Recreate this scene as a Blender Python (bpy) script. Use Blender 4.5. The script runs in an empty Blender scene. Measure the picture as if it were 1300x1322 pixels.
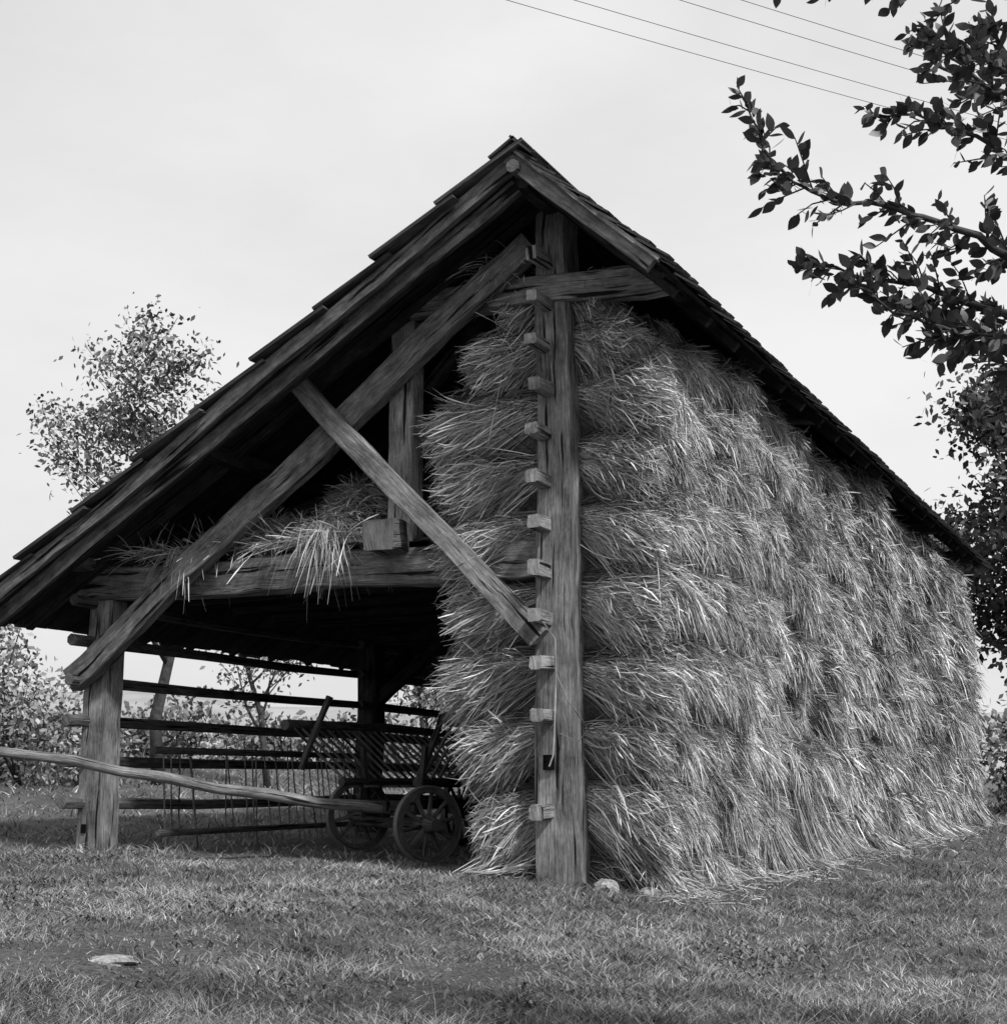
import bpy, math, random
import numpy as np
from mathutils import Vector
random.seed(5); rng=np.random.default_rng(7)
scene=bpy.context.scene
# ------------------------------------------------------------------ site frame
CAM=(5.875,-13.444,0.95); YAW=math.radians(25.93)
Fx,Fy=-math.sin(YAW),math.cos(YAW); Rx,Ry=math.cos(YAW),math.sin(YAW)
def site(r,f,z=None):
    x=CAM[0]+f*Fx+r*Rx; y=CAM[1]+f*Fy+r*Ry
    if z is None: z=float(gh(x,y))
    return (x,y,z)
# ------------------------------------------------------------------ noise
_T=rng.random((256,256))
def vn(x,y,s=0):
    x=np.asarray(x,float)+s*17.31; y=np.asarray(y,float)+s*7.77
    xi=np.floor(x).astype(int); yi=np.floor(y).astype(int)
    fx=x-xi; fy=y-yi; fx=fx*fx*(3-2*fx); fy=fy*fy*(3-2*fy)
    a=_T[xi%256,yi%256]; b=_T[(xi+1)%256,yi%256]; c=_T[xi%256,(yi+1)%256]; d=_T[(xi+1)%256,(yi+1)%256]
    return (a*(1-fx)+b*fx)*(1-fy)+(c*(1-fx)+d*fx)*fy
def fbm(x,y,s=0):
    return (vn(x,y,s)-.5)+.5*(vn(np.asarray(x)*2.1,np.asarray(y)*2.1,s+3)-.5)+.25*(vn(np.asarray(x)*4.3,np.asarray(y)*4.3,s+5)-.5)
def gh(x,y):
    x=np.asarray(x,float); y=np.asarray(y,float)
    z=0.025*np.clip(-x,0,7)+0.085*np.clip(-x-7,0,14)
    z=z-0.1*np.clip(x,0,1.5)-0.02*np.clip(x-1.5,0,6)
    z=z+0.010*np.clip(y,0,22)
    d=np.sqrt(x*x+y*y)
    z=z+0.08*fbm(x*.6,y*.6,1)*np.clip((d-1)/3,0,1)+0.25*fbm(x*.08,y*.08,2)*np.clip((d-18)/30,0,1)
    return z
# ------------------------------------------------------------------ materials
def newmat(n):
    m=bpy.data.materials.new(n); m.use_nodes=True
    nt=m.node_tree; nt.nodes.clear()
    o=nt.nodes.new('ShaderNodeOutputMaterial'); b=nt.nodes.new('ShaderNodeBsdfPrincipled')
    nt.links.new(b.outputs[0],o.inputs[0]); b.inputs['Specular IOR Level'].default_value=.25
    return m,nt,b
def g(v): return (v,v,v,1)
def ramp(nt,src,stops):
    r=nt.nodes.new('ShaderNodeValToRGB'); nt.links.new(src,r.inputs[0])
    e=r.color_ramp.elements
    while len(e)<len(stops): e.new(.5)
    for i,(p,v) in enumerate(stops): e[i].position=p; e[i].color=g(v)
    return r.outputs[0]
def noise(nt,vec,scale,detail=5,rough=.6):
    n=nt.nodes.new('ShaderNodeTexNoise'); n.inputs['Scale'].default_value=scale
    n.inputs['Detail'].default_value=detail; n.inputs['Roughness'].default_value=rough
    if vec is not None: nt.links.new(vec,n.inputs['Vector'])
    return n.outputs[0]
def mul(nt,a,b):
    m=nt.nodes.new('ShaderNodeMath'); m.operation='MULTIPLY'
    for i,s in enumerate((a,b)):
        if isinstance(s,(int,float)): m.inputs[i].default_value=s
        else: nt.links.new(s,m.inputs[i])
    return m.outputs[0]
def attr(nt,n='shade'):
    a=nt.nodes.new('ShaderNodeAttribute'); a.attribute_name=n; return a.outputs['Fac']
def wood_mat(name,lo,hi,rough=.9):
    m,nt,b=newmat(name)
    uv=nt.nodes.new('ShaderNodeUVMap'); uv.uv_map='UVMap'
    def mp(sx,sy):
        q=nt.nodes.new('ShaderNodeMapping'); q.inputs['Scale'].default_value=(sx,sy,1); nt.links.new(uv.outputs[0],q.inputs[0]); return q.outputs[0]
    grain=noise(nt,mp(3.2,70),1,8,.8)
    crack=noise(nt,mp(.5,17),1.6,4,.55)
    stain=noise(nt,mp(2.1,5.),1,6,.7)
    c=ramp(nt,grain,[(.3,lo),(.5,(lo+hi)/2.2),(.7,hi)])
    k=ramp(nt,crack,[(.37,.05),(.42,1.)])
    s=ramp(nt,stain,[(.32,.38),(.68,1.5)])
    col=mul(nt,mul(nt,mul(nt,c,k),s),attr(nt))
    nt.links.new(col,b.inputs['Base Color']); b.inputs['Roughness'].default_value=rough; b.inputs['Specular IOR Level'].default_value=.12
    bp=nt.nodes.new('ShaderNodeBump'); bp.inputs['Strength'].default_value=1.; bp.inputs['Distance'].default_value=.025
    nt.links.new(mul(nt,grain,k),bp.inputs['Height']); nt.links.new(bp.outputs[0],b.inputs['Normal'])
    return m
def shade_mat(name,v,rough=.7,trans=0,spec=.25):
    m,nt,b=newmat(name)
    if not trans and spec<=.25:
        d=nt.nodes.new('ShaderNodeBsdfDiffuse'); nt.links.new(mul(nt,attr(nt),v),d.inputs[0])
        o=[n for n in nt.nodes if n.type=='OUTPUT_MATERIAL'][0]; nt.links.new(d.outputs[0],o.inputs[0]); return m
    nt.links.new(mul(nt,attr(nt),v),b.inputs['Base Color'])
    b.inputs['Roughness'].default_value=rough; b.inputs['Specular IOR Level'].default_value=spec
    if trans:
        t=nt.nodes.new('ShaderNodeBsdfTranslucent'); nt.links.new(mul(nt,attr(nt),v),t.inputs[0])
        mx=nt.nodes.new('ShaderNodeMixShader'); mx.inputs[0].default_value=trans
        nt.links.new(b.outputs[0],mx.inputs[1]); nt.links.new(t.outputs[0],mx.inputs[2])
        o=[n for n in nt.nodes if n.type=='OUTPUT_MATERIAL'][0]; nt.links.new(mx.outputs[0],o.inputs[0])
    return m
M_WOOD=wood_mat('weathered_wood',.05,.42)
M_WOOD_SHADE=wood_mat('shade_toned_wood',.015,.08)  # same timber darkened; interior shade is painted into this colour
M_SHIN=wood_mat('roof_shingle',.04,.17)
M_IRON=shade_mat('iron',.06,.5,0,.5)
M_STALK=shade_mat('straw',.68)
def obj_noise_mat(name,stops,scale,bump=.5,dist=.03,fine=None):
    m,nt,b=newmat(name)
    tc=nt.nodes.new('ShaderNodeTexCoord')
    n=noise(nt,tc.outputs['Object'],scale,8,.65)
    c=ramp(nt,n,stops)
    if fine:
        n2=noise(nt,tc.outputs['Object'],fine,6,.75); c=mul(nt,c,ramp(nt,n2,[(.35,.3),(.65,1.5)]))
        n=n2
    nt.links.new(c,b.inputs['Base Color']); b.inputs['Roughness'].default_value=.95
    bp=nt.nodes.new('ShaderNodeBump'); bp.inputs['Strength'].default_value=bump; bp.inputs['Distance'].default_value=dist
    nt.links.new(n,bp.inputs['Height']); nt.links.new(bp.outputs[0],b.inputs['Normal'])
    return m
M_HAYB=obj_noise_mat('hay_core_shade_toned',[(.3,.05),(.7,.16)],6,.8,.05,60)  # hay core kept dark: shade between the stalks painted into its colour
M_GROUND=obj_noise_mat('meadow_ground',[(.3,.08),(.5,.12),(.7,.18)],.9,.9,.05,28)
M_GRASS=shade_mat('grass_blades',.31)
M_LEAF=shade_mat('leaf',.06,.45,.2,.45)
M_LEAF_T=shade_mat('leaf_tree',.11)
M_BARK=obj_noise_mat('bark',[(.3,.03),(.7,.10)],9,.8,.03)
M_HILL=obj_noise_mat('hill_haze_toned',[(.35,.24),(.65,.36)],.05,.2,.1)  # hills lightened; distance haze is painted into the colour
M_STONE=obj_noise_mat('stone',[(.3,.22),(.7,.4)],6,.6,.03,30)
# ------------------------------------------------------------------ mesh helpers
def empty(name,loc=(0,0,0)):
    e=bpy.data.objects.new(name,None); e.location=loc; scene.collection.objects.link(e); return e
def np_mesh(name,V,Q,mat,shade=None,parent=None,smooth=False):
    V=np.asarray(V,np.float32).reshape(-1,3); Q=np.asarray(Q,np.int32).reshape(-1,4)
    me=bpy.data.meshes.new(name); me.vertices.add(len(V)); me.vertices.foreach_set('co',V.ravel())
    me.loops.add(len(Q)*4); me.loops.foreach_set('vertex_index',Q.ravel())
    me.polygons.add(len(Q)); me.polygons.foreach_set('loop_start',np.arange(0,len(Q)*4,4,dtype=np.int32))
    me.polygons.foreach_set('loop_total',np.full(len(Q),4,np.int32))
    if smooth: me.polygons.foreach_set('use_smooth',np.ones(len(Q),bool))
    if shade is not None:
        a=me.attributes.new('shade','FLOAT','POINT'); a.data.foreach_set('value',np.asarray(shade,np.float32).ravel())
    me.update(calc_edges=True); me.materials.append(mat)
    o=bpy.data.objects.new(name,me); scene.collection.objects.link(o)
    if parent: o.parent=parent
    return o
def ribbons(P,W,side,shade):
    N,K,_=P.shape
    if side.ndim==2: side=side[:,None,:]
    o=side*W[...,None]
    V=np.stack([P-o,P+o],2).reshape(-1,3)
    base=(np.arange(N)*K*2)[:,None]; k=np.arange(K-1)[None,:]*2
    a=base+k
    Q=np.stack([a,a+1,a+3,a+2],-1).reshape(-1,4)
    return V,Q,np.repeat(shade,K*2)
def merge(parts):
    Vs,Qs,Ss=[],[],[]; off=0
    for V,Q,S in parts:
        Vs.append(V); Qs.append(Q+off); Ss.append(S); off+=len(V)
    return np.concatenate(Vs),np.concatenate(Qs),np.concatenate(Ss)
def norm(a): return a/np.maximum(np.linalg.norm(a,axis=-1,keepdims=True),1e-9)
def rside(T):
    return norm(np.cross(T,rng.normal(size=T.shape)))
class B:
    def __init__(s): s.V=[];s.F=[];s.UV=[];s.S=[]
    def ring_loft(s,rings,perim,lens,shade,capU=True):
        n=len(rings[0]); b=len(s.V); uo=random.random()*50; vo=random.random()*50
        for r in rings:
            s.V+= [tuple(p) for p in r]; s.S+=[shade]*n
        for i in range(len(rings)-1):
            for j in range(n):
                k=(j+1)%n
                s.F.append((b+i*n+j,b+i*n+k,b+(i+1)*n+k,b+(i+1)*n+j))
                v0=perim*j/n; v1=perim*(j+1)/n
                s.UV+=[(uo+lens[i],vo+v0),(uo+lens[i],vo+v1),(uo+lens[i+1],vo+v1),(uo+lens[i+1],vo+v0)]
        for ri,rev in ((0,True),(len(rings)-1,False)):
            idx=[b+ri*n+j for j in range(n)]
            if rev: idx=idx[::-1]
            s.F.append(tuple(idx))
            for j in range(n):
                a=2*math.pi*j/n; s.UV.append((uo+.1*math.cos(a),vo+.03*math.sin(a)))
    def beam(s,p0,p1,w,h,w1=None,h1=None,up=None,ch=.1,jit=.006,shade=None):
        p0=Vector(p0);p1=Vector(p1); d=(p1-p0); L=d.length; d.normalize()
        if up is None: up=Vector((0,1,0)) if abs(d.z)>.9 else Vector((0,0,1))
        up=Vector(up); sd=d.cross(up).normalized(); u2=sd.cross(d)
        w1=w1 or w; h1=h1 or h; n=max(2,int(L/.3)+1); shade=shade if shade else random.uniform(.75,1.15)
        rings=[];lens=[]; ph=random.random()*9
        for i in range(n+1):
            t=i/n; ww=w+(w1-w)*t; hh=h+(h1-h)*t; c=ch*min(ww,hh)
            q=p0.lerp(p1,t)
            if 0<i<n: q=q+sd*(math.sin(t*L*1.3+ph)*jit*1.5)+u2*(math.sin(t*L*1.7+ph*2)*jit*1.5)
            pts=[(ww/2,-hh/2+c),(ww/2,hh/2-c),(ww/2-c,hh/2),(-ww/2+c,hh/2),(-ww/2,hh/2-c),(-ww/2,-hh/2+c),(-ww/2+c,-hh/2),(ww/2-c,-hh/2)]
            rings.append([q+sd*(a+random.uniform(-jit,jit))+u2*(b2+random.uniform(-jit,jit)) for a,b2 in pts]); lens.append(t*L)
        s.ring_loft(rings,2*(w+h),lens,shade)
    def pole(s,pts,r,n=8,shade=None):
        pts=[Vector(p) for p in pts]; shade=shade if shade else random.uniform(.75,1.15)
        if isinstance(r,(int,float)): r=[r]*len(pts)
        rings=[];lens=[];L=0
        for i,p in enumerate(pts):
            d=(pts[min(i+1,len(pts)-1)]-pts[max(i-1,0)]).normalized()
            up=Vector((0,0,1)) if abs(d.z)<.9 else Vector((0,1,0))
            sd=d.cross(up).normalized();u2=sd.cross(d)
            if i: L+=(p-pts[i-1]).length
            rings.append([p+(sd*math.cos(2*math.pi*j/n)+u2*math.sin(2*math.pi*j/n))*r[i] for j in range(n)]);lens.append(L)
        s.ring_loft(rings,2*math.pi*max(r),lens,shade)
    def box(s,c,ax,ay,az,shade=None):
        c=Vector(c);ax=Vector(ax);ay=Vector(ay);az=Vector(az)
        s.ring_loft([[c-ax+ay*i+az*j for i,j in((1,-1),(1,1),(-1,1),(-1,-1))],[c+ax+ay*i+az*j for i,j in((1,-1),(1,1),(-1,1),(-1,-1))]],
            4*(ay.length+az.length),[0,ax.length*2],shade if shade else random.uniform(.7,1.2))
    def build(s,name,mat,parent=None,smooth=False):
        me=bpy.data.meshes.new(name); me.from_pydata(s.V,[],s.F)
        uv=me.uv_layers.new(name='UVMap'); uv.data.foreach_set('uv',np.array(s.UV,np.float32).ravel())
        a=me.attributes.new('shade','FLOAT','POINT'); a.data.foreach_set('value',np.array(s.S,np.float32))
        me.materials.append(mat)
        if smooth: me.polygons.foreach_set('use_smooth',[True]*len(me.polygons))
        o=bpy.data.objects.new(name,me); scene.collection.objects.link(o)
        if parent: o.parent=parent
        return o
# ------------------------------------------------------------------ ground
t=np.linspace(-5.6,5.6,260); c=6*np.sinh(t)*.9
X,Y=np.meshgrid(c,c+2,indexing='ij'); Z=gh(X,Y)
n=len(c); i=np.arange(n-1)[:,None]*n+np.arange(n-1)[None,:]
np_mesh('ground',np.stack([X,Y,Z],-1),np.stack([i,i+n,i+n+1,i+1],-1),M_GROUND,smooth=True)
az=np.linspace(0,2*math.pi,240); rr=np.array([190,230,280,340,420,520.])
hh=np.array([0,.45,.8,1,.8,0.])
A,Rr=np.meshgrid(az,rr,indexing='ij')
Hm=(9+13*vn(np.cos(A)*4+9,np.sin(A)*4+9,4)+6*vn(np.cos(A)*11+9,np.sin(A)*11+9,6))*hh[None,:]-.6+1.2
Vh=np.stack([CAM[0]+Rr*np.cos(A),CAM[1]+Rr*np.sin(A),Hm],-1); n=len(rr)
i=np.arange(239)[:,None]*n+np.arange(n-1)[None,:]
np_mesh('hills',Vh,np.stack([i,i+1,i+n+1,i+n],-1),M_HILL,smooth=True)
# grass
def grass(N,rmin,rmax,amin,amax,hs,ws):
    rad=rmin*(rmax/rmin)**rng.random(N); an=rng.uniform(amin,amax,N)
    f=rad*np.cos(an); r=rad*np.sin(an)
    x=CAM[0]+f*Fx+r*Rx; y=CAM[1]+f*Fy+r*Ry
    inside=(x>-6)&(x<1.1)&(y>0.4)&(y<21)
    keep=(~inside)|(rng.random(N)<.25)
    pn=fbm(x*1.1,y*1.1,9); pm=fbm(x*2.7,y*2.7,19); keep&=(rng.random(N)<.86+pn*.9+pm*.5)
    bare=np.exp(-(((r+2.3)/.8)**2+((f-8.3)/.4)**2)); keep&=rng.random(N)>bare*.85
    x,y,rad=x[keep],y[keep],rad[keep]; pn=pn[keep]; N=len(x)
    z=gh(x,y)-.005
    tuft=np.clip(fbm(x*3.2,y*3.2,14)-.05,0,1)
    h=hs*rng.uniform(.3,1.25,N)*(1+pn*1.0+2.4*tuft)*(1+.012*rad); w=ws*rng.uniform(.6,1.3,N)*(rad/10)**.6
    tall=rng.random(N)<.006; h[tall]*=2.6; w[tall]*=.7
    lean=rng.normal(size=(N,2))*.95+np.stack([fbm(x*4,y*4,16),fbm(x*4,y*4,17)],-1)*1.6
    P=np.zeros((N,3,3)); 
    for k,tt in enumerate((0,.55,1)):
        P[:,k,0]=x+lean[:,0]*h*tt**1.5; P[:,k,1]=y+lean[:,1]*h*tt**1.5; P[:,k,2]=z+h*tt*(1-.2*tt)
    W=w[:,None]*np.array([1,.7,.12])[None,:]
    a=rng.uniform(0,2*math.pi,N); side=np.stack([np.cos(a),np.sin(a),np.zeros(N)],-1)
    sh=rng.uniform(.25,1.0,N)*(1+.6*fbm(x*.5,y*.5,12)+.8*fbm(x*2.5,y*2.5,15)); sh[rng.random(N)<.10]*=1.9
    return ribbons(P,W,side,np.clip(sh,.08,2.))
V,Q,S=merge([grass(235000,5.3,19,-.42,.42,.042,.0036),grass(50000,17,60,-.45,.45,.075,.006)])
np_mesh('grass',V,Q,M_GRASS,S)
def weeds(N):
    nc=110; cx=rng.uniform(-7,4,nc); cy=rng.uniform(-7,-.3,nc)
    ids=rng.integers(0,nc,N); x=cx[ids]+rng.normal(0,.2,N); y=cy[ids]+rng.normal(0,.2,N)
    a=rng.uniform(0,2*math.pi,N); L=rng.uniform(.025,.06,N); P=np.zeros((N,4,3)); z=gh(x,y)
    for k,tt in enumerate((0,.35,.7,1)):
        P[:,k,0]=x+np.cos(a)*L*tt; P[:,k,1]=y+np.sin(a)*L*tt; P[:,k,2]=z+L*.7*np.sin(tt*2.2)
    W=L[:,None]*.2*np.array([.2,1,.9,.05])[None]
    side=np.stack([-np.sin(a),np.cos(a),rng.normal(0,.2,N)],-1)
    return ribbons(P,W,side,rng.uniform(.3,.7,N))
V,Q,S=weeds(3500); np_mesh('meadow_weeds',V,Q,M_GRASS,S)
# ------------------------------------------------------------------ HAYRACK
rack=empty('hayrack_barn')
PY=[0,6.1,11.2,16.2,20.8]; XL=-5.96
RZ,SL,SR=7.37,.613,.923; Y0,Y1=-1.09,21.8; XE,XW=1.56,-7.25
fr=B(); dk=B()
for k,y in enumerate(PY):
    bb=fr if k==0 else dk
    bb.beam((0.04,y,-.15),(-.01,y,7.02),.50,.46,.36,.36,ch=.05,jit=.010,shade=1.05)
    bb.beam((XL,y,float(gh(XL,y))-.2),(XL,y,3.08),.37,.34,.33,.31,ch=.07,jit=.010,shade=1.05)
    if k>0: 
        bb.beam((XL+.15,y,2.2),(XL+1.3,y,3.06),.16,.18)
        bb.beam((XL,y+.15,2.2),(XL,y+1.2,3.06),.16,.18)
    bb.beam((-6.35,y-.02,3.28),(-.15,y-.02,3.22),.3,.40,ch=.07,jit=.014,shade=.9)
    bb.beam((-1.98,y-.10,6.17),(1.3,y-.10,6.03),.24,.31,ch=.08,jit=.01,shade=1.05)
    bb.beam((-1.86,y,3.5),(-1.86,y,6.03),.33,.26,.30,.24,ch=.06,shade=1.2)
fr.beam((-6.2,-.29,2.12),(-.2,-.27,6.60),.17,.31,ch=.08,jit=.012,shade=.9)
fr.beam((-3.2,-.44,5.52),(-.10,-.32,2.36),.12,.23,ch=.08,jit=.009,shade=1.1)
for y in (20.8,):
    dk.beam((-6.2,y+.27,2.12),(-.05,y+.27,6.72),.17,.30)
dk.beam((-1.72,.25,4.9),(-1.05,.25,3.6),.14,.18); dk.beam((-1.75,.3,5.3),(-1.0,.3,6.1),.12,.16)
dk.beam((-1.86,.1,4.1),(-1.86,1.6,5.9),.14,.16)
dk.beam((-1.95,-.1,6.28),(-1.95,21.3,6.28),.22,.2)
fr.beam((-1.90,-.50,3.53),(-1.90,-.16,3.53),.38,.34,ch=.08,jit=.014,shade=.6)
dk.beam((-2.02,.2,3.56),(-2.02,21.2,3.56),.26,.26)
dk.beam((-6.15,-.62,3.55),(-6.15,21.4,3.55),.26,.24)
fr.beam((-6.12,-.75,3.56),(-6.12,-.2,3.56),.3,.26,shade=.6)
dk.beam((1.12,-.85,6.2),(1.12,21.5,6.2),.18,.2)
dk.beam((0,-.95,7.02),(0,21.6,7.02),.16,.16)
fr.pole([(0,-1.16,7.10),(0,-.9,7.10)],[.07,.07],10,.6)
dk.beam((-4.1,-.7,4.62),(-4.1,21.4,4.62),.2,.2)
fr.build('timber_frame',M_WOOD,rack)
for y in np.arange(.8,21,1.02):
    dk.pole([(-6.2,y,3.32),(-1.4,y+.05,3.34)],[.08,.07],7)
yy=[-.66,-.2]+list(np.arange(.9,21.7,1.0))
nl=Vector((-1,0,-SL)).normalized(); upn=Vector((-SL,0,1)).normalized(); 
nr=Vector((1,0,-SR)).normalized(); upr=Vector((SR,0,1)).normalized()
LL=abs(XW)*math.hypot(1,SL); LR=XE*math.hypot(1,SR)
apex=Vector((0,0,RZ))
for y in yy:
    a=apex+Vector((0,y,0))-upn*.19
    dk.beam(a,a+nl*(LL-.12),.12,.14,up=upn)
    a=apex+Vector((0,y,0))-upr*.19
    dk.beam(a,a+nr*(LR-.06),.10,.12,up=upr)
dk.build('inner_timbers',M_WOOD_SHADE,rack)
bg=B()
a=apex+Vector((0,Y0+.04,0))-upn*.16; bg.beam(a+nl*.02,a+nl*(LL-.05),.07,.17,up=upn,shade=.7,jit=.009)
a=apex+Vector((0,Y0+.04,0))-upr*.15; bg.beam(a+nr*.02,a+nr*(LR-.02),.07,.17,up=upr,shade=.85,jit=.006)
a=apex+Vector((0,Y0+.0,0))-upr*.075; bg.beam(a+nr*.02,a+nr*(LR+.03),.05,.05,up=upr,shade=1.2,jit=.004)
a=apex+Vector((0,Y0+.14,0))-upn*.33; bg.beam(a+nl*.25,a+nl*(LL-.1),.06,.18,up=upn,shade=.33,jit=.005)  # darkened board: shade of the overhang underside put into its tone
a=apex+Vector((0,Y1-.04,0))-upn*.17
bg.beam(a,a+nl*LL,.07,.2,up=upn); a=apex+Vector((0,Y1-.04,0))-upr*.15; bg.beam(a,a+nr*LR,.07,.17,up=upr)
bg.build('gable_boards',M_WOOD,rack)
sh=B()
y=Y0+.03
while y<Y1-.1:
    w=random.uniform(.17,.27)
    if y+w>Y1: w=Y1-y
    o=Vector((0,y+w/2,0)); dz=random.uniform(0,.008)
    a=apex-upn*(.10+dz)+o; sh.box(a+nl*(LL/2),nl*(LL/2-random.uniform(0,.05)),Vector((0,w/2-.004,0)),upn*.011)
    a=apex-upr*(.09+dz)+o; sh.box(a+nr*(LR/2),nr*(LR/2-.01),Vector((0,w/2-.004,0)),upr*.011)
    y+=w
sh.build('roof_sheathing',M_WOOD_SHADE,rack)
st=B()
cl=.92; nc=int(LL/cl)+1
for ci in range(nc):
    s0=ci*cl-.1; s1=min(s0+cl+.16,LL+.12)
    y=Y0-.06
    while y<Y1:
        w=random.uniform(.2,.34); e=random.uniform(-.06,.06); th=.02
        c0=(s0+s1)/2+e/2; tilt=.05
        dv=(nl*(s1-s0+e)/2)+upn*(tilt*.9)
        st.box(apex+nl*c0-upn*.025+Vector((0,y+w/2+(random.uniform(-.06,.02) if y<Y0 else 0),0)),dv,Vector((0,w/2-.004,0)),upn*th)
        y+=w
cl=.27; nc=int(LR/cl)+1
for ci in range(nc):
    s0=ci*cl-.05; s1=min(s0+cl+.12,LR+.12)
    y=Y0-.05
    while y<Y1:
        w=random.uniform(.15,.21); e=random.uniform(-.03,.05)
        c0=(s0+s1)/2+e/2
        st.box(apex+nr*c0-upr*.03+Vector((0,y+w/2,random.uniform(-.012,.02))),nr*((s1-s0+e)/2)+upr*.024,Vector((0,w/2-.008,0)),upr*.012)
        y+=w
y=Y0-.08
while y<Y1:
    w=random.uniform(.28,.4)
    for u_,n_ in((upn,nl),(upr,nr)):
        st.box(apex+Vector((0,y+w/2,.02+random.uniform(0,.02)))+n_*.14,n_*.17,Vector((0,w/2+.01,0)),u_*.014)
    y+=w
st.build('roof_shingles',M_SHIN,rack)
rg=B()
for k in range(13):
    z=.66+.4775*k
    if k==1: continue
    e=random.uniform(.26,.4); x=-.07+random.uniform(-.02,.02)
    rg.beam((x,-.2-e,z+random.uniform(-.02,.02)),(x+.01,.6,z),.115+random.uniform(0,.04),.14+random.uniform(-.02,.02),ch=.14,jit=.008,shade=random.uniform(1.2,1.7))
for k in range(6):
    z=.72+.468*k
    for b0,b1 in zip(PY[:-1],PY[1:]):
        o=.05 if PY.index(b0)%2 else -.04
        ya=b0-.5 if b0==0 else b0-.3
        zm=z-random.uniform(.0,.06)
        rg.pole([(XL+o-.06,ya,z),(XL+o-.06+random.uniform(-.04,.04),b0+2,zm+random.uniform(-.03,.03)),(XL+o-.06+random.uniform(-.04,.04),b0+4,zm),(XL+o-.06,b1+.25,z+.01)],[.072,.064,.06,.055],7,random.uniform(.5,.75))
rg.build('rungs',M_WOOD,rack)
mo=B(); mo.box((-.05,-.236,1.14),(.06,0,0),(0,.006,0),(0,0,.075),.15); mo.box((-6.0,-.175,.42),(.035,0,0),(0,.004,0),(0,0,.05),.15); mo.box((-5.93,-.172,2.5),(.03,0,0),(0,.004,0),(0,0,.05),.15)  # thin dark plates on the posts; shaded hole depth painted, not cut
mo.build('mortise_shade_plates',M_WOOD_SHADE,rack)
lb=B(); x=-6.0
while x<-1.5:
    w=random.uniform(.2,.3); lb.box((x+w/2,10.5,3.50+random.uniform(0,.01)),(0,10.6+random.uniform(-.1,.15),0),(w/2-.006,0,0),(0,0,.014)); x+=w
lb.build('loft_boards',M_WOOD_SHADE,rack)
rp=B()
rp.pole([(.02,-.50,2.5),(.07,-.33,2.35),(.06,-.30,1.9),(.04,-.29,1.45),(.02,-.29,1.2),(-.02,-.29,1.1)],.009,5,2.3)
rp.pole([(.07,-.30,2.0),(.2,-.34,1.75),(.42,-.32,1.45),(.3,-.32,1.33),(.1,-.30,1.42)],.007,5,1.3)
rp.build('rope',M_WOOD,rack)
# ------------------------------------------------------------------ HAY on the rack
LAY=.72
def layq(y,z,s):
    m=np.clip((y-.6)/2.5,0,1)
    return (6.05-z+(.58+.15*m)*fbm(y*.5,s*3.+z*.25,21)+(.18+.12*m)*fbm(y*2.,z,22))/LAY
def lay(y,z,s):
    q=layq(y,z,s); return q-np.floor(q)
def gapc(b,z): return b+.10*np.sin(z*2)+.04*z
def PX(y,z,s):
    pr=np.interp(z,[-.3,0,.6,2,4,5,5.6,6.15],[1.15,1.15,1.10,1.15,1.12,1.05,.92,.55])
    pl=np.interp(z,[0,.5,1.2,2.2,3.1,4,5,5.8,6.2],[.6,.75,1.0,1.2,1.15,1.3,1.25,1.0,.4])
    p=np.where(s>0,pr,pl)
    q=layq(y,z,s); ph=q-np.floor(q); lid=np.floor(q); m=np.clip((y-.6)/2.5,0,1)
    amp=(.18+.22*vn(y*.6,lid*3.7,23))*(1-.15*m)
    bul=np.interp(ph,[0,.08,.25,.6,.85,1],[0,.35,.75,1,.85,0])
    p=p+amp*bul-.21+.18*(vn(lid*5.3,y*.8,24)-.5)
    p=p+.40*fbm(y*.55,z*.4,31)+(.26+.10*m)*fbm(y*1.9,z*1.3,33)
    for b in PY[1:-1]:
        wd=.24+.12*np.clip((z-2.5)/2.5,0,1)
        p=p-.9*np.exp(-((y-gapc(b,z))/wd)**4)+.20*np.exp(-((y-b+.8)/.45)**2)*np.clip(z/3,0,1)
    e=np.clip((y+.25)/.45,0,1); p=p*(1-.10*(1-e)**2)
    e=np.clip((21.5-y)/.5,0,1); p=p*(1-.3*(1-e)**2)
    return p
def hay_base():
    ys=np.concatenate([np.linspace(.04,7,160),np.linspace(7.1,21.3,190)]); zs=np.linspace(-.25,6.1,110)
    parts=[]
    for s in(1,-1):
        Yg,Zg=np.meshgrid(ys,zs,indexing='ij'); Xg=s*(PX(Yg,Zg,s)-.10)
        n=len(zs); i=np.arange(len(ys)-1)[:,None]*n+np.arange(n-1)[None]
        parts.append((np.stack([Xg,Yg,Zg],-1).reshape(-1,3),np.stack([i,i+n,i+n+1,i+1],-1).reshape(-1,4),np.ones(Xg.size)))
    us=np.linspace(0,1,24)
    for yc in(.04,21.3):
        U,Zg=np.meshgrid(us,zs,indexing='ij')
        xl=-(PX(np.full_like(Zg,yc),Zg,-1)-.10); xr=PX(np.full_like(Zg,yc),Zg,1)-.10
        Xg=xl+(xr-xl)*U; Yg=yc+.08*fbm(Xg*3,Zg*3,40)*(np.abs(U-.5)<.49); n=len(zs)
        i=np.arange(len(us)-1)[:,None]*n+np.arange(n-1)[None]
        parts.append((np.stack([Xg,Yg,Zg],-1).reshape(-1,3),np.stack([i,i+n,i+n+1,i+1],-1).reshape(-1,4),np.ones(Xg.size)))
    xs=6.1; xl=-(PX(ys,np.full_like(ys,xs),-1)-.10); xr=PX(ys,np.full_like(ys,xs),1)-.10
    V=np.stack([np.stack([xl,ys,np.full_like(ys,xs)],-1),np.stack([xr,ys,np.full_like(ys,xs)],-1)],1).reshape(-1,3)
    i=np.arange(len(ys)-1)*2; parts.append((V,np.stack([i,i+1,i+3,i+2],-1),np.ones(len(V))))
    return merge(parts)
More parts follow.
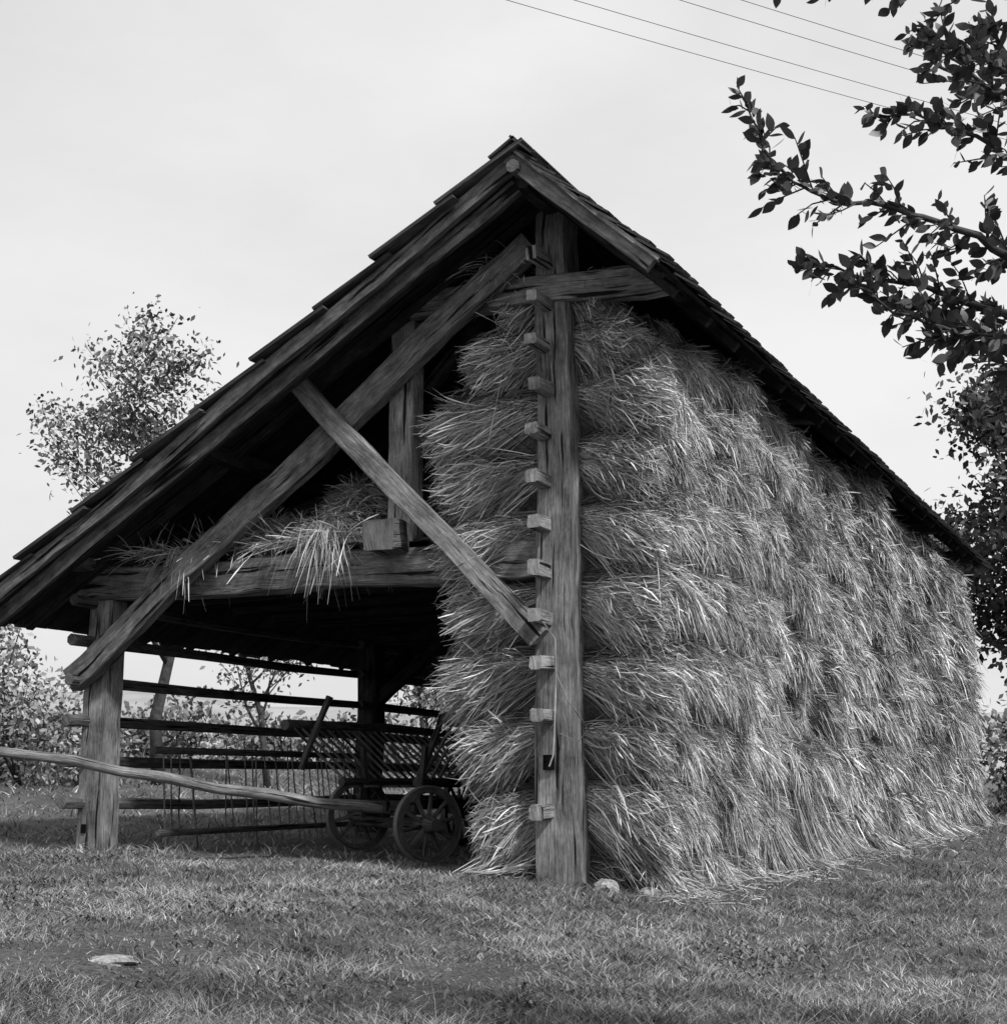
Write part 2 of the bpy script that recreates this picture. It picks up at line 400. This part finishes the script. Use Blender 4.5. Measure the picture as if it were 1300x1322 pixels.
def tone(N,k=1.):
    s=rng.uniform(.28,.92,N); b=rng.random(N)<.20; s[b]=rng.uniform(.9,1.3,b.sum()); d=rng.random(N)<.16; s[d]*=.38
    return s*k
def stalk_width(N,K,w):
    prof=np.full((N,K),1.0); ear=rng.random(N)<.35
    prof[:,-1]=.3; prof[ear,-2]=2.3; prof[ear,-1]=.8
    return prof*w[:,None]
def side_stalks(N,ya,yb,s,w0,lmul=1):
    y=rng.uniform(ya,yb,N); z=rng.uniform(-.05,6.1,N); ph=lay(y,z,s)
    keep=(ph>.10)|(rng.random(N)<.25)
    for b in PY[1:-1]: keep&=(np.abs(y-gapc(b,z))>.28)|(rng.random(N)<.10)
    y=y[keep];z=z[keep];ph=ph[keep];N=len(y); m=np.clip((y-.6)/2.5,0,1)
    ly=fbm(y*6,z*4,55); lz=fbm(y*6,z*4,57)
    X=PX(y,z,s)-.10+rng.uniform(-.05,.06,N)+(.08+.05*m)*fbm(y*5,z*5,58)
    o=.95-.45*ph+rng.normal(0,.27,N)+.5*lz; dn=-.05+.62*ph+.12*m+rng.normal(0,.30,N)*(1+.4*m)-.6*lz
    dn=dn+.25*np.clip((2.5-z)/2.5,0,1)
    yw=.9*fbm(y*1.0,z*.7,51)+1.5*ly+rng.normal(0,.46,N)*(1+.3*m)
    wild=rng.random(N)<.15; yw[wild]+=rng.normal(0,1.1,wild.sum()); o[wild]+=.4; dn[wild]-=.3
    for b in PY[1:-1]:
        q=np.abs(y-gapc(b,z)); nz=q<.55; yw[nz]=np.abs(yw[nz])*np.sign(y[nz]-b)*.4
    o=np.maximum(o,-.1)
    D=norm(np.stack([s*o,yw,-dn],-1)); L=rng.uniform(.12,.38,N)*lmul*np.where(ph>.8,.7,1); L[rng.random(N)<.04]*=1.5
    K=4; P=np.zeros((N,K,3)); root=np.stack([s*X,y,z],-1); dr=rng.uniform(.0,1.0,N)
    root-=D*(L*.35)[:,None]
    for k,tt in enumerate(np.linspace(0,1,K)):
        P[:,k]=root+D*(L*tt*1.1)[:,None]; P[:,k,2]-=dr*L*tt*tt; P[:,k,0]-=s*.1*L*tt*tt
    P[:,:,2]=np.maximum(P[:,:,2],gh(P[:,:,0],P[:,:,1])+.01)
    lim=RZ-SR*np.abs(P[:,:,0])-.22; P[:,:,2]=np.minimum(P[:,:,2],lim)
    shd=tone(N)*(1+.8*fbm(y*3.5,z*3.5,61)+.4*fbm(y*.9,z*.9,63))*np.interp(ph,[0,.16,.32,1],[.3,.6,1,1])  # stalks darkened near tier undercuts: gap shade painted into their tone
    W=stalk_width(N,K,w0*rng.uniform(.5,1.4,N))
    return ribbons(P,W,rside(D),shd)
def end_stalks(N,ye,sg):
    parts=[]
    for s in(1,-1):
        n=N//2; 
        zt=rng.uniform(.25,6.15,n); yv=np.full(n,ye); q=layq(yv,zt,s); ph=q-np.floor(q); lid=np.floor(q)
        tierz=zt+(ph-.45)*LAY
        root=tierz+(zt-tierz)*.42; tipz=zt-.10-.20*rng.random(n)
        lp=PX(yv,np.clip(tierz,0,6),s); tipx=lp*rng.uniform(.62,1.16,n)*(1-.12*np.abs(ph-.45)*2)
        rt=rng.uniform(-.02,.85,n)*tipx
        f=np.clip(rt/np.maximum(lp,.2),0,1); z0=root+(tipz-root)*f**1.3
        K=5; P=np.zeros((n,K,3))
        bulge=.24*np.sin(np.pi*np.clip(ph,0,1))
        yo=ye+sg*(.14-.12*rng.random(n)-bulge*np.clip((rt-.15)*2,0,1)); yt=sg*rng.normal(-.02,.10,n)
        bend=rng.uniform(-.04,.30,n)*np.clip(tipx-rt,.1,1)*(1+1.2*np.clip((2.0-zt)/2.0,0,1)); wob=rng.normal(0,.06,n)
        wild=rng.random(n)<.1; tipz[wild]+=rng.normal(0,.22,wild.sum())
        for k,tt in enumerate(np.linspace(0,1,K)):
            P[:,k,0]=s*(rt+(tipx-rt)*tt); P[:,k,1]=yo+yt*tt
            P[:,k,2]=z0+(tipz-z0)*tt-bend*tt**2+wob*np.sin(np.pi*tt)
        zlim=np.where(P[:,:,0]>0,RZ-SR*P[:,:,0],RZ+SL*P[:,:,0])-.25; P[:,:,2]=np.minimum(P[:,:,2],zlim)
        P[:,:,2]=np.maximum(P[:,:,2],gh(P[:,:,0],P[:,:,1])+.01)
        D=norm(P[:,-1]-P[:,0]); W=stalk_width(n,K,.0034*rng.uniform(.5,1.4,n))
        parts.append(ribbons(P,W,rside(D),tone(n)*np.interp(ph,[0,.14,.3,.82,1],[.16,.4,1,1,.35])*(1+.6*fbm(rt*6,zt*6,62))))  # tone drops at tier edges, painting the shade of the gaps
    return merge(parts)
def skirts(N,ya,yb,s,w0):
    nc=int((yb-ya)/.42); cy=rng.uniform(ya,yb,nc); hc=rng.uniform(.25,1.05,nc); oc=rng.uniform(-.05,.5,nc); fc=rng.uniform(.1,.4,nc); sl=rng.normal(0,.2,nc)
    i=rng.integers(0,nc,N); y=cy[i]+rng.normal(0,.11,N); h=hc[i]*rng.uniform(.25,1.1,N)
    X=PX(y,h,s)-.15; K=4; P=np.zeros((N,K,3)); fan=rng.normal(0,1,N)*fc[i]+sl[i]; out=oc[i]*rng.uniform(.3,1.1,N)+rng.uniform(0,.25,N); wb_=rng.normal(0,.07,N)
    for k,tt in enumerate(np.linspace(0,1,K)):
        x=s*(X+out*tt**1.1); yy_=y+fan*tt+wb_*np.sin(np.pi*tt); P[:,k,0]=x; P[:,k,1]=yy_; gz=gh(x,yy_)+.01; P[:,k,2]=gz+(h-gz)*(1-tt)*(1-.2*tt)+rng.uniform(0,.07,N)*tt
    D=norm(P[:,-1]-P[:,0]); return ribbons(P,stalk_width(N,K,w0*rng.uniform(.6,1.3,N)),rside(D),tone(N,1.0)*(1+.9*fbm(y*2.2,h*2,66)))
def litter(N):
    y=rng.uniform(-.9,21,N); x=1.15+np.abs(rng.normal(0,.4,N))*(.4+vn(y*1.3,y*0,44)); a=rng.uniform(0,6.28,N); L=rng.uniform(.05,.22,N); P=np.zeros((N,2,3))
    for k in(0,1): P[:,k,0]=x+np.cos(a)*L*k; P[:,k,1]=y+np.sin(a)*L*k; P[:,k,2]=gh(P[:,k,0],P[:,k,1])+rng.uniform(.01,.07,N)
    D=norm(P[:,1]-P[:,0]); return ribbons(P,np.full((N,2),.003),rside(D),rng.uniform(.3,1.0,N))
hay=empty('hay_on_rack')
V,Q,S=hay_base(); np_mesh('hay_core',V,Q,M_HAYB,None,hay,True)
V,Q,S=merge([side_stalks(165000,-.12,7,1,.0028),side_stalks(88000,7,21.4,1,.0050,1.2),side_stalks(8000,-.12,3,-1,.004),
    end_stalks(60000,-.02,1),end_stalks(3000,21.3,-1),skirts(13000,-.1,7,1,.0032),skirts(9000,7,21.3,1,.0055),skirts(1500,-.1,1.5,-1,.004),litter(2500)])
np_mesh('hay_stalks',V,Q,M_STALK,S,hay)
# ------------------------------------------------------------------ loft hay
loft=empty('loft_hay')
def loftz(x,y):
    m=.78*np.exp(-((x+2.75)/.36)**2)+.50*np.exp(-((x+4.0)/.65)**2)+.12*np.exp(-((x+5.2)/.5)**2)
    z=3.50+m*np.clip((y+.1)/.5,0,1)*np.exp(-((y-.7)/1.6)**2*(y<.7))+ np.clip((y-1.2)*1.4,0,2.2)*np.clip((x+6)/1.,0,1)  # steep rear rise added to block light from the far gable
    z=z+.25*fbm(x*2,y*2,71)*np.clip(y+.1,0,1)
    return np.minimum(z,RZ-SL*np.abs(x)-.3)
xs=np.linspace(-5.9,-1.0,50); ys=np.linspace(0,6,60); Xg,Yg=np.meshgrid(xs,ys,indexing='ij')
n=len(ys); i=np.arange(len(xs)-1)[:,None]*n+np.arange(n-1)[None]
np_mesh('loft_hay_core_and_light_block',np.stack([Xg,Yg,loftz(Xg,Yg)],-1),np.stack([i,i+n,i+n+1,i+1],-1),M_HAYB,None,loft,True)
def arcs(N,x,y,z,L,droop,w,outy=-.4,sx_=1):
    K=5; d=rng.normal(size=(N,3))*np.array([sx_,.7,.5])+np.array([0,outy,.25]); D=norm(d); P=np.zeros((N,K,3)); Ls=L*rng.uniform(.4,1.2,N)
    for k,tt in enumerate(np.linspace(0,1,K)):
        P[:,k]=np.stack([x,y,z],-1)+D*(Ls*tt)[:,None]; P[:,k,2]-=droop*Ls*tt**2
    return ribbons(P,stalk_width(N,K,w*rng.uniform(.6,1.3,N)),rside(D),tone(N))
N=8000; x=np.where(rng.random(N)<.5,rng.normal(-2.75,.3,N),rng.normal(-4.0,.6,N)); x=np.clip(x,-5.6,-2.25); y=rng.uniform(0,1.3,N)
p1=arcs(N,x,y,loftz(x,y),.38,.35,.0030)
N=380; x=rng.normal(-2.78,.15,N); y=rng.uniform(-.24,-.1,N); p2=arcs(N,x,y,3.55+.25*rng.random(N),.38,1.4,.0026,-.25,.9)
N=150; x=rng.normal(-4.75,.14,N); p3=arcs(N,x,np.full(N,-.2),3.5+.15*rng.random(N),.34,1.4,.0026,-.25)
N=600; x=rng.uniform(-5.6,-2.3,N); p4=arcs(N,x,np.full(N,-.1),3.55+.1*rng.random(N),.5,.2,.0028,-.2)
N=260; p5=arcs(N,rng.normal(-.65,.15,N),rng.uniform(-.3,.1,N),rng.normal(6.38,.08,N),.35,.5,.0028)
V,Q,S=merge([p1,p2,p3,p4,p5]); np_mesh('loft_hay_stalks',V,Q,M_STALK,S,loft)
# ------------------------------------------------------------------ WAGON
wag=empty('hay_wagon')
wb=B(); wi=B()
def wheel(c,axd,r):
    c=Vector(c); ax=Vector(axd).normalized(); u=ax.cross(Vector((0,0,1))).normalized(); v=Vector((0,0,1)); n=36
    for (ro,ri,hw,bld,shd) in((r-.012,r-.085,.032,wb,1.9),(r,r-.012,.036,wi,1.9)):
        b=len(bld.V)
        for k in range(n):
            a=2*math.pi*k/n; e=u*math.cos(a)+v*math.sin(a)
            for rr_,hh_ in((ro,-hw),(ro,hw),(ri,hw),(ri,-hw)):
                bld.V.append(tuple(c+e*rr_+ax*hh_)); bld.S.append(shd)
        for k in range(n):
            k2=(k+1)%n
            for j in range(4):
                j2=(j+1)%4; bld.F.append((b+k*4+j,b+k*4+j2,b+k2*4+j2,b+k2*4+j)); bld.UV+=[(k*.08,j*.05),(k*.08,j*.05+.05),(k*.08+.08,j*.05+.05),(k*.08+.08,j*.05)]
    for k in range(10):
        a=2*math.pi*(k+.3)/10; e=u*math.cos(a)+v*math.sin(a)
        wb.beam(c+e*.06,c+e*(r-.07),.045,.04,.035,.032,up=ax,jit=.001,shade=2.4)
    wb.pole([c-ax*.17,c-ax*.08,c+ax*.08,c+ax*.17],[.065,.095,.095,.065],12,2)
    wi.pole([c-ax*.18,c-ax*.165],[.07,.07],12,1); wi.pole([c+ax*.165,c+ax*.18],[.07,.07],12,1)
axd=Vector((-.87,.49,0)); mid=Vector((-2.77,1.37,0))
r=.43
for s in(-1,1):
    c=mid+axd*(.80*s); c.z=float(gh(c.x,c.y))+r; wheel(c,axd,r)
za=.50
wb.beam(mid-axd*.9+Vector((0,0,za)),mid+axd*.9+Vector((0,0,za)),.12,.12)
wb.beam(mid-axd*.6+Vector((0,0,za+.17)),mid+axd*.6+Vector((0,0,za+.17)),.12,.16)
for s in(-1,1): wb.beam(mid+axd*.58*s+Vector((0,0,za+.2)),mid+axd*.72*s+Vector((0,0,1.35)),.06,.07)
rc=Vector((-2.85,4.6,0))
for s in(-1,1):
    c=rc+Vector((-.72*s,0,0)); c.z=float(gh(c.x,c.y))+.5; wheel(c,Vector((1,0,0)),.5)
wb.beam((-3.7,4.6,.62),(-2.0,4.6,.62),.12,.12); wb.beam((-3.45,4.6,.8),(-2.25,4.6,.8),.12,.16)
wb.beam((-2.8,1.2,.68),(-2.85,5.6,.68),.1,.11)
for x in(-3.2,-2.95,-2.7,-2.45): wb.box((x,3.4,.9),(0,2.2,0),(.11,0,0),(0,0,.014))
for s in(-1,1):
    cx=-2.83; b0=Vector((cx+s*.5,1.15,.95)); t0=Vector((cx+s*(1.22 if s<0 else 1.0),1.0,1.62)); ln=4.6
    wb.pole([b0,b0+Vector((0,ln,0))],[.05,.045],8,1.5); wb.pole([t0,t0+Vector((0,ln/2,.04)),t0+Vector((0,ln,0))],[.065,.06,.05],10,2.4)
    for k in range(24):
        yk=.12+k*.19; wb.beam(b0+Vector((0,yk,0)),t0+Vector((0,yk,0)),.028,.03,jit=.001,shade=2.4)
wb.beam((-3.9,1.15,1.1),(-3.55,1.2,1.95),.06,.06,shade=1.8); wb.beam((-2.3,1.1,.9),(-2.0,1.2,1.75),.06,.06,shade=1.5)
dd=Vector((-.49,-.87,0))
def db(s,z): q=mid+dd*s; return (q.x,q.y,z)
db_pts=[db(-.3,.6),db(.4,.68),db(1.0,.72),db(1.6,.82),db(2.2,.88),db(2.8,1.0),db(3.3,1.06),db(3.8,1.17),db(4.3,1.22),db(4.9,1.29),db(5.7,1.33)]
dr=B(); dr.pole(db_pts,[.068,.07,.062,.066,.058,.06,.053,.056,.05,.05,.05],10,1.15)
dr.pole([db(5.45,float(gh(*db(5.45,0)[:2]))),db(5.5,1.3)],[.04,.035],8,1)
dr.build('drawbar',M_WOOD,wag,True)
wb.build('wagon_body',M_WOOD_SHADE,wag); wi.build('iron_tyres',M_IRON,wag)
ld=B()
a0=Vector((-5.55,.6,.35)); a1=Vector((-5.6,5.4,.35)); u_=Vector((-.12,0,1.0))
ld.pole([a0,a1],[.04,.035],8,.6); ld.pole([a0+u_*.98,a1+u_*.98],[.045,.04],8,.6)
for k in range(26):
    if k in(5,6,13): continue
    q=a0.lerp(a1,(k+.5)/26); ld.beam(q-u_*.22+Vector((0,random.uniform(-.1,.1),0)),q+u_*1.1*random.uniform(.85,1.1)+Vector((0,random.uniform(-.14,.14),0)),.014,.014,jit=.001,shade=.9)
ld.build('wagon_ladder',M_WOOD)
# ------------------------------------------------------------------ stones
def stone(loc,sx,sy,sz,seed):
    import bmesh
    bm=bmesh.new(); bmesh.ops.create_icosphere(bm,subdivisions=3,radius=1)
    for v in bm.verts:
        q=v.co.copy(); k=1+.25*(float(vn(q.x*1.5+seed,q.y*1.5+q.z*2,seed))-.5)*2
        v.co=Vector((q.x*sx*k,q.y*sy*k,q.z*sz*k))
    me=bpy.data.meshes.new('stone'); bm.to_mesh(me); bm.free(); me.materials.append(M_STONE)
    o=bpy.data.objects.new('stone',me); o.location=loc; scene.collection.objects.link(o)
stone((.62,-.45,float(gh(.62,-.45))+.02),.15,.11,.10,2)
p=site(-2.2,8.3); stone((p[0],p[1],p[2]-.012),.19,.12,.03,5)
stone((.95,-.2,float(gh(.95,-.2))),.12,.1,.07,9)
# ------------------------------------------------------------------ trees
def tubes_mesh(name,tubes,mat,parent):
    b=B()
    for pts,rad in tubes: b.pole(pts,rad,6,1)
    return b.build(name,mat,parent,True)
def leaf_quads(P,size,shade,dirs=None):
    N=len(P); K=3
    D=norm(rng.normal(size=(N,3))) if dirs is None else dirs
    L=size*rng.uniform(.6,1.3,N); R=np.zeros((N,K,3))
    for k,tt in enumerate((0,.5,1)):
        R[:,k]=P+D*(L*tt)[:,None]; R[:,k,2]-=.15*L*tt*tt
    return ribbons(R,L[:,None]*np.array([.08,.30,.04])[None],rside(D),shade)
def grow_tree(name,base,H,spread,nleaf,lsize,seed,trunk_r=.18,first=.25,upness=.6,levels=3,shade=1.,fork=1,clump=.28):
    rn=random.Random(seed); root=empty(name,base); tubes=[];tips=[]
    def br(p,d,L,r,lv):
        n=5; pts=[p];rad=[r];q=p.copy();dd=d.copy()
        for k in range(n):
            dd=(dd+Vector((rn.gauss(0,.16),rn.gauss(0,.16),rn.gauss(0,.1)+.05*upness))).normalized(); q=q+dd*(L/n); pts.append(q.copy()); rad.append(max(r*(1-(k+1)/n*.75),.006))
        tubes.append((pts,rad))
        if lv>=levels-1: tips.extend([(pts[k],lv) for k in range(2,n+1)])
        if lv<levels:
            m={0:9,1:6,2:5,3:4}[lv]
            for j in range(m):
                tt=(first if lv==0 else .2)+(1-(first if lv==0 else .2))*(j+rn.random()*.7)/m
                k=min(int(tt*n),n-1); pp=pts[k].lerp(pts[k+1],tt*n-k)
                a=rn.uniform(0,2*math.pi); out=Vector((math.cos(a),math.sin(a),0))
                nd=(out*spread+dd*upness*.8+Vector((0,0,upness*.5))).normalized()
                br(pp,nd,L*rn.uniform(.42,.62)*(1-.35*tt if lv==0 else 1),r*(1-tt*.6)*.5,lv+1)
    for f_ in range(fork):
        d0=Vector((rn.gauss(0,.06 if fork==1 else .35),rn.gauss(0,.06 if fork==1 else .35),1)).normalized()
        br(Vector((0,0,-.1)),d0,H*.72*(1 if fork==1 else rn.uniform(.7,1)),trunk_r,0)
    tubes_mesh('trunk_and_branches',tubes,M_BARK,root)
    T=np.array([list(t_[0]) for t_ in tips]); idx=rng.integers(0,len(T),nleaf)
    dens=rng.random(len(T))<.8; idx=idx[dens[idx]]
    P=T[idx]+rng.normal(size=(len(idx),3))*clump*np.array([1,1,.8])
    shd=shade*rng.uniform(.5,1.5,len(idx))*(1+.8*fbm(P[:,0]*1.2,P[:,2]*1.2,80))
    V,Q,S=leaf_quads(P,lsize,shd); np_mesh('leaves',V,Q,M_LEAF_T,S,root)
    return root
grow_tree('fruit_tree',site(-7.3,31),10.4,1.1,14000,.12,21,.16,.3,.8,3,1.4,1,.24)  # fruit tree leaves paler: distance haze put into their tone
grow_tree('fruit_tree',site(-5.3,33),6.0,.9,4000,.12,12,.10,.3,.7,3,1.5,1,.25)
grow_tree('fruit_tree',site(-1.8,36),5.2,.9,4000,.13,13,.10,.3,.7,3,1.5,1,.3)
grow_tree('broadleaf_tree',site(15.5,40),14.6,1.0,75000,.22,14,.35,.28,.55,3,.8,1,.6)
def foliage_mass(name,clumps,nl,ls,shade=1.,stems=True):
    root=empty(name,(0,0,0)); parts=[];tb=[]
    C=np.array(clumps); w=C[:,3]**2; w=w/w.sum(); i=rng.choice(len(C),nl,p=w)
    u=norm(rng.normal(size=(nl,3))); rad=rng.random(nl)**.45
    lump=1+.7*fbm(u[:,0]*2.2+i*3.1,u[:,2]*2.2+u[:,1],90)
    P=C[i,:3]+u*(rad*lump*C[i,3])[:,None]*np.array([1,1,1.05])
    gz=gh(P[:,0],P[:,1]); P[:,2]=np.maximum(P[:,2],gz+.05)
    shd=shade*rng.uniform(.45,1.5,nl)*(1+.9*fbm(P[:,0]*1.1+P[:,1],P[:,2]*1.3,91))
    V,Q,S=leaf_quads(P,ls,shd); np_mesh('leaves',V,Q,M_LEAF_T,S,root)
    for c_ in clumps[:40]:
        g0=float(gh(c_[0],c_[1]))
        for k in range(3):
            a=random.uniform(0,6.28); tb.append(([Vector((c_[0],c_[1],g0-.1)),Vector((c_[0]+math.cos(a)*c_[3]*.3,c_[1]+math.sin(a)*c_[3]*.3,(g0+c_[2])/2)),Vector((c_[0]+math.cos(a)*c_[3]*.7,c_[1]+math.sin(a)*c_[3]*.7,c_[2]+c_[3]*.6))],[.05,.035,.01]))
    tubes_mesh('stems',tb,M_BARK,root)
def cl(r,f,h,rad):
    p=site(r,f); return (p[0],p[1],p[2]+h,rad)
foliage_mass('bush',[cl(-10.6,27,1.4,1.5),cl(-9.2,28,1.1,1.2),cl(-10.0,27.5,2.4,1.0),cl(-8.2,29,.7,.9),cl(-12,27,2,1.8)],13000,.12,2.2)
foliage_mass('bush',[cl(13.6,37,.9,1.2),cl(14.8,38,1.3,1.6),cl(13.2,36.5,.5,.8),cl(16.8,39,1.6,1.9),cl(14.2,38,2.3,.9)],14000,.14,.7)
foliage_mass('shrub_row',[cl(r,45+1.5*math.sin(r*2),.3+.4*random.random(),.7+.6*random.random()) for r in np.arange(-15,3,1.3)],8000,.2,1.8)  # leaf tone raised here to paint in haze
hed=[]
for r in np.arange(-34,4,1.5): hed.append(cl(r,62+3*math.sin(r),.5+1.*random.random(),.9+.9*random.random()))
for r in np.arange(18,60,1.8): hed.append(cl(r,66+3*math.sin(r),1.4+1.8*random.random(),1.8+1.2*random.random()))
foliage_mass('hedgerow',hed,20000,.32,2.)
# ------------------------------------------------------------------ near tree with overhanging branches
near=empty('plum_tree',(0,0,0))
def nb(pts): return [Vector(site(*p)) for p in pts]
tr=[]; 
tx,tf=3.7,5.9; gz=site(tx,tf)[2]
tr.append((nb([(tx,tf,gz-.2),(tx-.05,tf-.05,1.2),(tx-.2,tf-.1,2.1),(tx-.15,tf-.2,3.2),(tx-.3,tf-.3,4.3),(tx-.2,tf-.3,5.4)]),[.17,.14,.12,.09,.06,.02]))
mains=[
 [(3.5,5.7,2.3),(2.7,5.4,2.62),(2.02,5.21,2.88),(1.75,5.18,3.04),(1.49,5.16,3.11),(1.19,5.15,3.16),(1.03,5.13,3.27),(.93,5.08,3.50)],
 [(3.5,5.7,2.1),(2.7,5.45,2.4),(2.05,5.27,2.61),(1.75,5.26,2.64),(1.49,5.25,2.72),(1.34,5.22,2.84)],
 [(2.7,5.4,2.62),(2.1,5.5,2.75),(1.75,5.5,2.88),(1.45,5.45,2.93),(1.2,5.4,2.99)],
 [(2.7,5.4,2.42),(2.2,5.3,2.45),(1.9,5.2,2.62),(1.65,5.2,2.60)],
 [(3.5,5.6,2.9),(2.6,5.3,3.1),(2.05,5.14,3.22),(1.87,5.12,3.34),(1.64,5.09,3.45),(1.41,5.09,3.46)],
 [(3.5,5.6,3.2),(2.6,5.2,3.4),(2.05,5.07,3.54),(1.81,5.04,3.68),(1.6,5.02,3.77)],
 [(2.6,5.2,3.4),(2.1,5.4,3.65),(1.9,5.4,3.8),(1.75,5.4,3.95)],
 [(3.4,5.5,3.7),(2.5,5.1,3.8),(2.0,5.0,3.9),(1.6,4.95,3.93),(1.2,4.95,3.93),(.9,4.95,3.92)],
 [(3.4,5.6,3.5),(2.4,5.6,3.7),(1.95,5.7,3.95),(1.8,5.7,4.1)],
 [(2.7,5.45,2.4),(2.1,5.5,2.55),(1.85,5.5,2.78),(1.6,5.45,2.82)],
 [(2.6,5.2,3.4),(2.2,5.2,3.6),(2.0,5.15,3.72),(1.85,5.1,3.86)],
]
LP=[];LD=[]
def leaf_at(p,d): LP.append(list(p)); LD.append(list(d))
for mi,mp in enumerate(mains):
    pts=nb(mp); n=len(pts); rad=[max(.026*(1-i/(n-1))**1.8,.0)+.0040 for i in range(n)]
    fine=[];fr_=[]
    for i in range(n-1):
        for k in range(4):
            t_=k/4; q=pts[i].lerp(pts[i+1],t_)+Vector([random.gauss(0,.009) for _ in range(3)]); fine.append(q); fr_.append(rad[i]*(1-t_)+rad[i+1]*t_)
    fine.append(pts[-1]); fr_.append(.003); tr.append((fine,fr_))
    for i in range(4,len(fine)-1):
        d=(fine[i+1]-fine[i]).normalized(); seg=(fine[i+1]-fine[i]).length
        for j in range(3 if seg>.07 else 2):
            if random.random()<(.65 if mi==7 else .03): continue
            side=d.cross(Vector([random.gauss(0,1) for _ in range(3)])).normalized()
            td=(side*.8+d*.8+Vector((0,0,.05))).normalized(); L=random.uniform(.05,.22)*(1.15 if i<len(fine)*.7 else .55)
            p0=fine[i].lerp(fine[i+1],random.random()); p1=p0+td*L*.5+Vector((0,0,random.gauss(0,.01))); p2=p0+td*L+Vector((0,0,-.015))
            tr.append(([p0,p1,p2],[.0035,.003,.002]))
            for k in range(int(L/.028)+2):
                t_=(k+.8)/(int(L/.028)+2); q=p0.lerp(p2,t_)
                s2=td.cross(Vector([random.gauss(0,1) for _ in range(3)])).normalized(); leaf_at(q,(s2*.8+td*.7+Vector((0,0,-.1))).normalized())
    for k in range(8):
        d=(fine[-1]-fine[-3]).normalized(); q=fine[-1]-d*.02*k; s2=d.cross(Vector([random.gauss(0,1) for _ in range(3)])).normalized(); leaf_at(q,(s2*.7+d*.7).normalized())
tubes_mesh('trunk_and_branches',tr,M_BARK,near)
LP=np.array(LP);LD=np.array(LD); N=len(LP); L=rng.uniform(.042,.078,N); K=6; P=np.zeros((N,K,3)); sd=rside(LD)
bend=norm(np.cross(sd,LD)); sgn=rng.choice([-1,1],N)
for k,tt in enumerate(np.linspace(0,1,K)):
    P[:,k]=LP+LD*(L*tt)[:,None]+bend*(L*.12*tt*tt*sgn)[:,None]
W=L[:,None]*.28*np.array([.08,.72,1,.92,.55,.03])[None]
V,Q,S=ribbons(P,W,sd,rng.uniform(.5,1.3,N)); np_mesh('leaves',V,Q,M_LEAF,S,near)
# ------------------------------------------------------------------ power line
wires=empty('power_line')
w_=B()
def wire(r0,f0):
    dx,dy=.8927,.4506; pts=[]
    for s in np.linspace(-12,28,36): pts.append(Vector(site(r0+dx*s,f0+dy*s,10.0+.0012*(s-8)**2-.06)))
    w_.pole(pts,.0048,4,1.5)
for r0 in(0,.80,2.05,2.78): wire(r0,15.4)
w_.build('wires',M_IRON,wires)
for s in(-12,28):
    r,f=1.4+.8927*s,15.4+.4506*s
    up=empty('utility_pole'); pb=B(); p=site(r,f); pb.pole([(p[0],p[1],p[2]-.3),(p[0],p[1],10.9)],[.14,.1],12,1)
    a=site(r-1.8,f,10.35); b_=site(r+1.9,f,10.35); pb.beam(a,b_,.1,.12)
    pb.build('pole',M_WOOD,up)
# ------------------------------------------------------------------ world, sun, camera
w=bpy.data.worlds.new('World'); scene.world=w; w.use_nodes=True; nt=w.node_tree; nt.nodes.clear()
out=nt.nodes.new('ShaderNodeOutputWorld'); bgn=nt.nodes.new('ShaderNodeBackground'); nt.links.new(bgn.outputs[0],out.inputs[0])
sky=nt.nodes.new('ShaderNodeTexSky'); sky.sky_type='NISHITA'; sky.sun_disc=False
EL=math.radians(48); sx,sy=.92,-.39
sky.sun_elevation=EL; sky.sun_rotation=math.atan2(sx,sy)
bw=nt.nodes.new('ShaderNodeRGBToBW'); nt.links.new(sky.outputs[0],bw.inputs[0])
tc=nt.nodes.new('ShaderNodeTexCoord'); mpn=nt.nodes.new('ShaderNodeMapping'); mpn.inputs['Scale'].default_value=(1,1,2.2); nt.links.new(tc.outputs['Generated'],mpn.inputs[0])
cn=noise(nt,mpn.outputs[0],1.8,6,.55); cr=ramp(nt,cn,[(.3,.72),(.7,.95)])
cm=mul(nt,cr,10)
mx=nt.nodes.new('ShaderNodeMix'); mx.data_type='FLOAT'; mx.inputs[0].default_value=.92
nt.links.new(bw.outputs[0],mx.inputs[2]); nt.links.new(cm,mx.inputs[3]); nt.links.new(mx.outputs[0],bgn.inputs['Color'])
bgn.inputs['Strength'].default_value=.1
sd_=bpy.data.lights.new('sun','SUN'); sd_.energy=4.0; sd_.angle=math.radians(5); so=bpy.data.objects.new('sun',sd_); scene.collection.objects.link(so)
v=Vector((sx*math.cos(EL),sy*math.cos(EL),math.sin(EL))); so.rotation_euler=v.to_track_quat('Z','Y').to_euler(); so.location=(20,-20,30)
cd=bpy.data.cameras.new('camera'); co=bpy.data.objects.new('camera',cd); scene.collection.objects.link(co)
co.location=CAM; co.rotation_euler=(math.radians(90+12.02),0,YAW); cd.sensor_fit='HORIZONTAL'; cd.sensor_width=36; cd.lens=51.23; cd.shift_y=-.0346; cd.clip_end=3000
scene.camera=co
scene.view_settings.view_transform='Standard'; scene.view_settings.look='None'; scene.view_settings.exposure=0
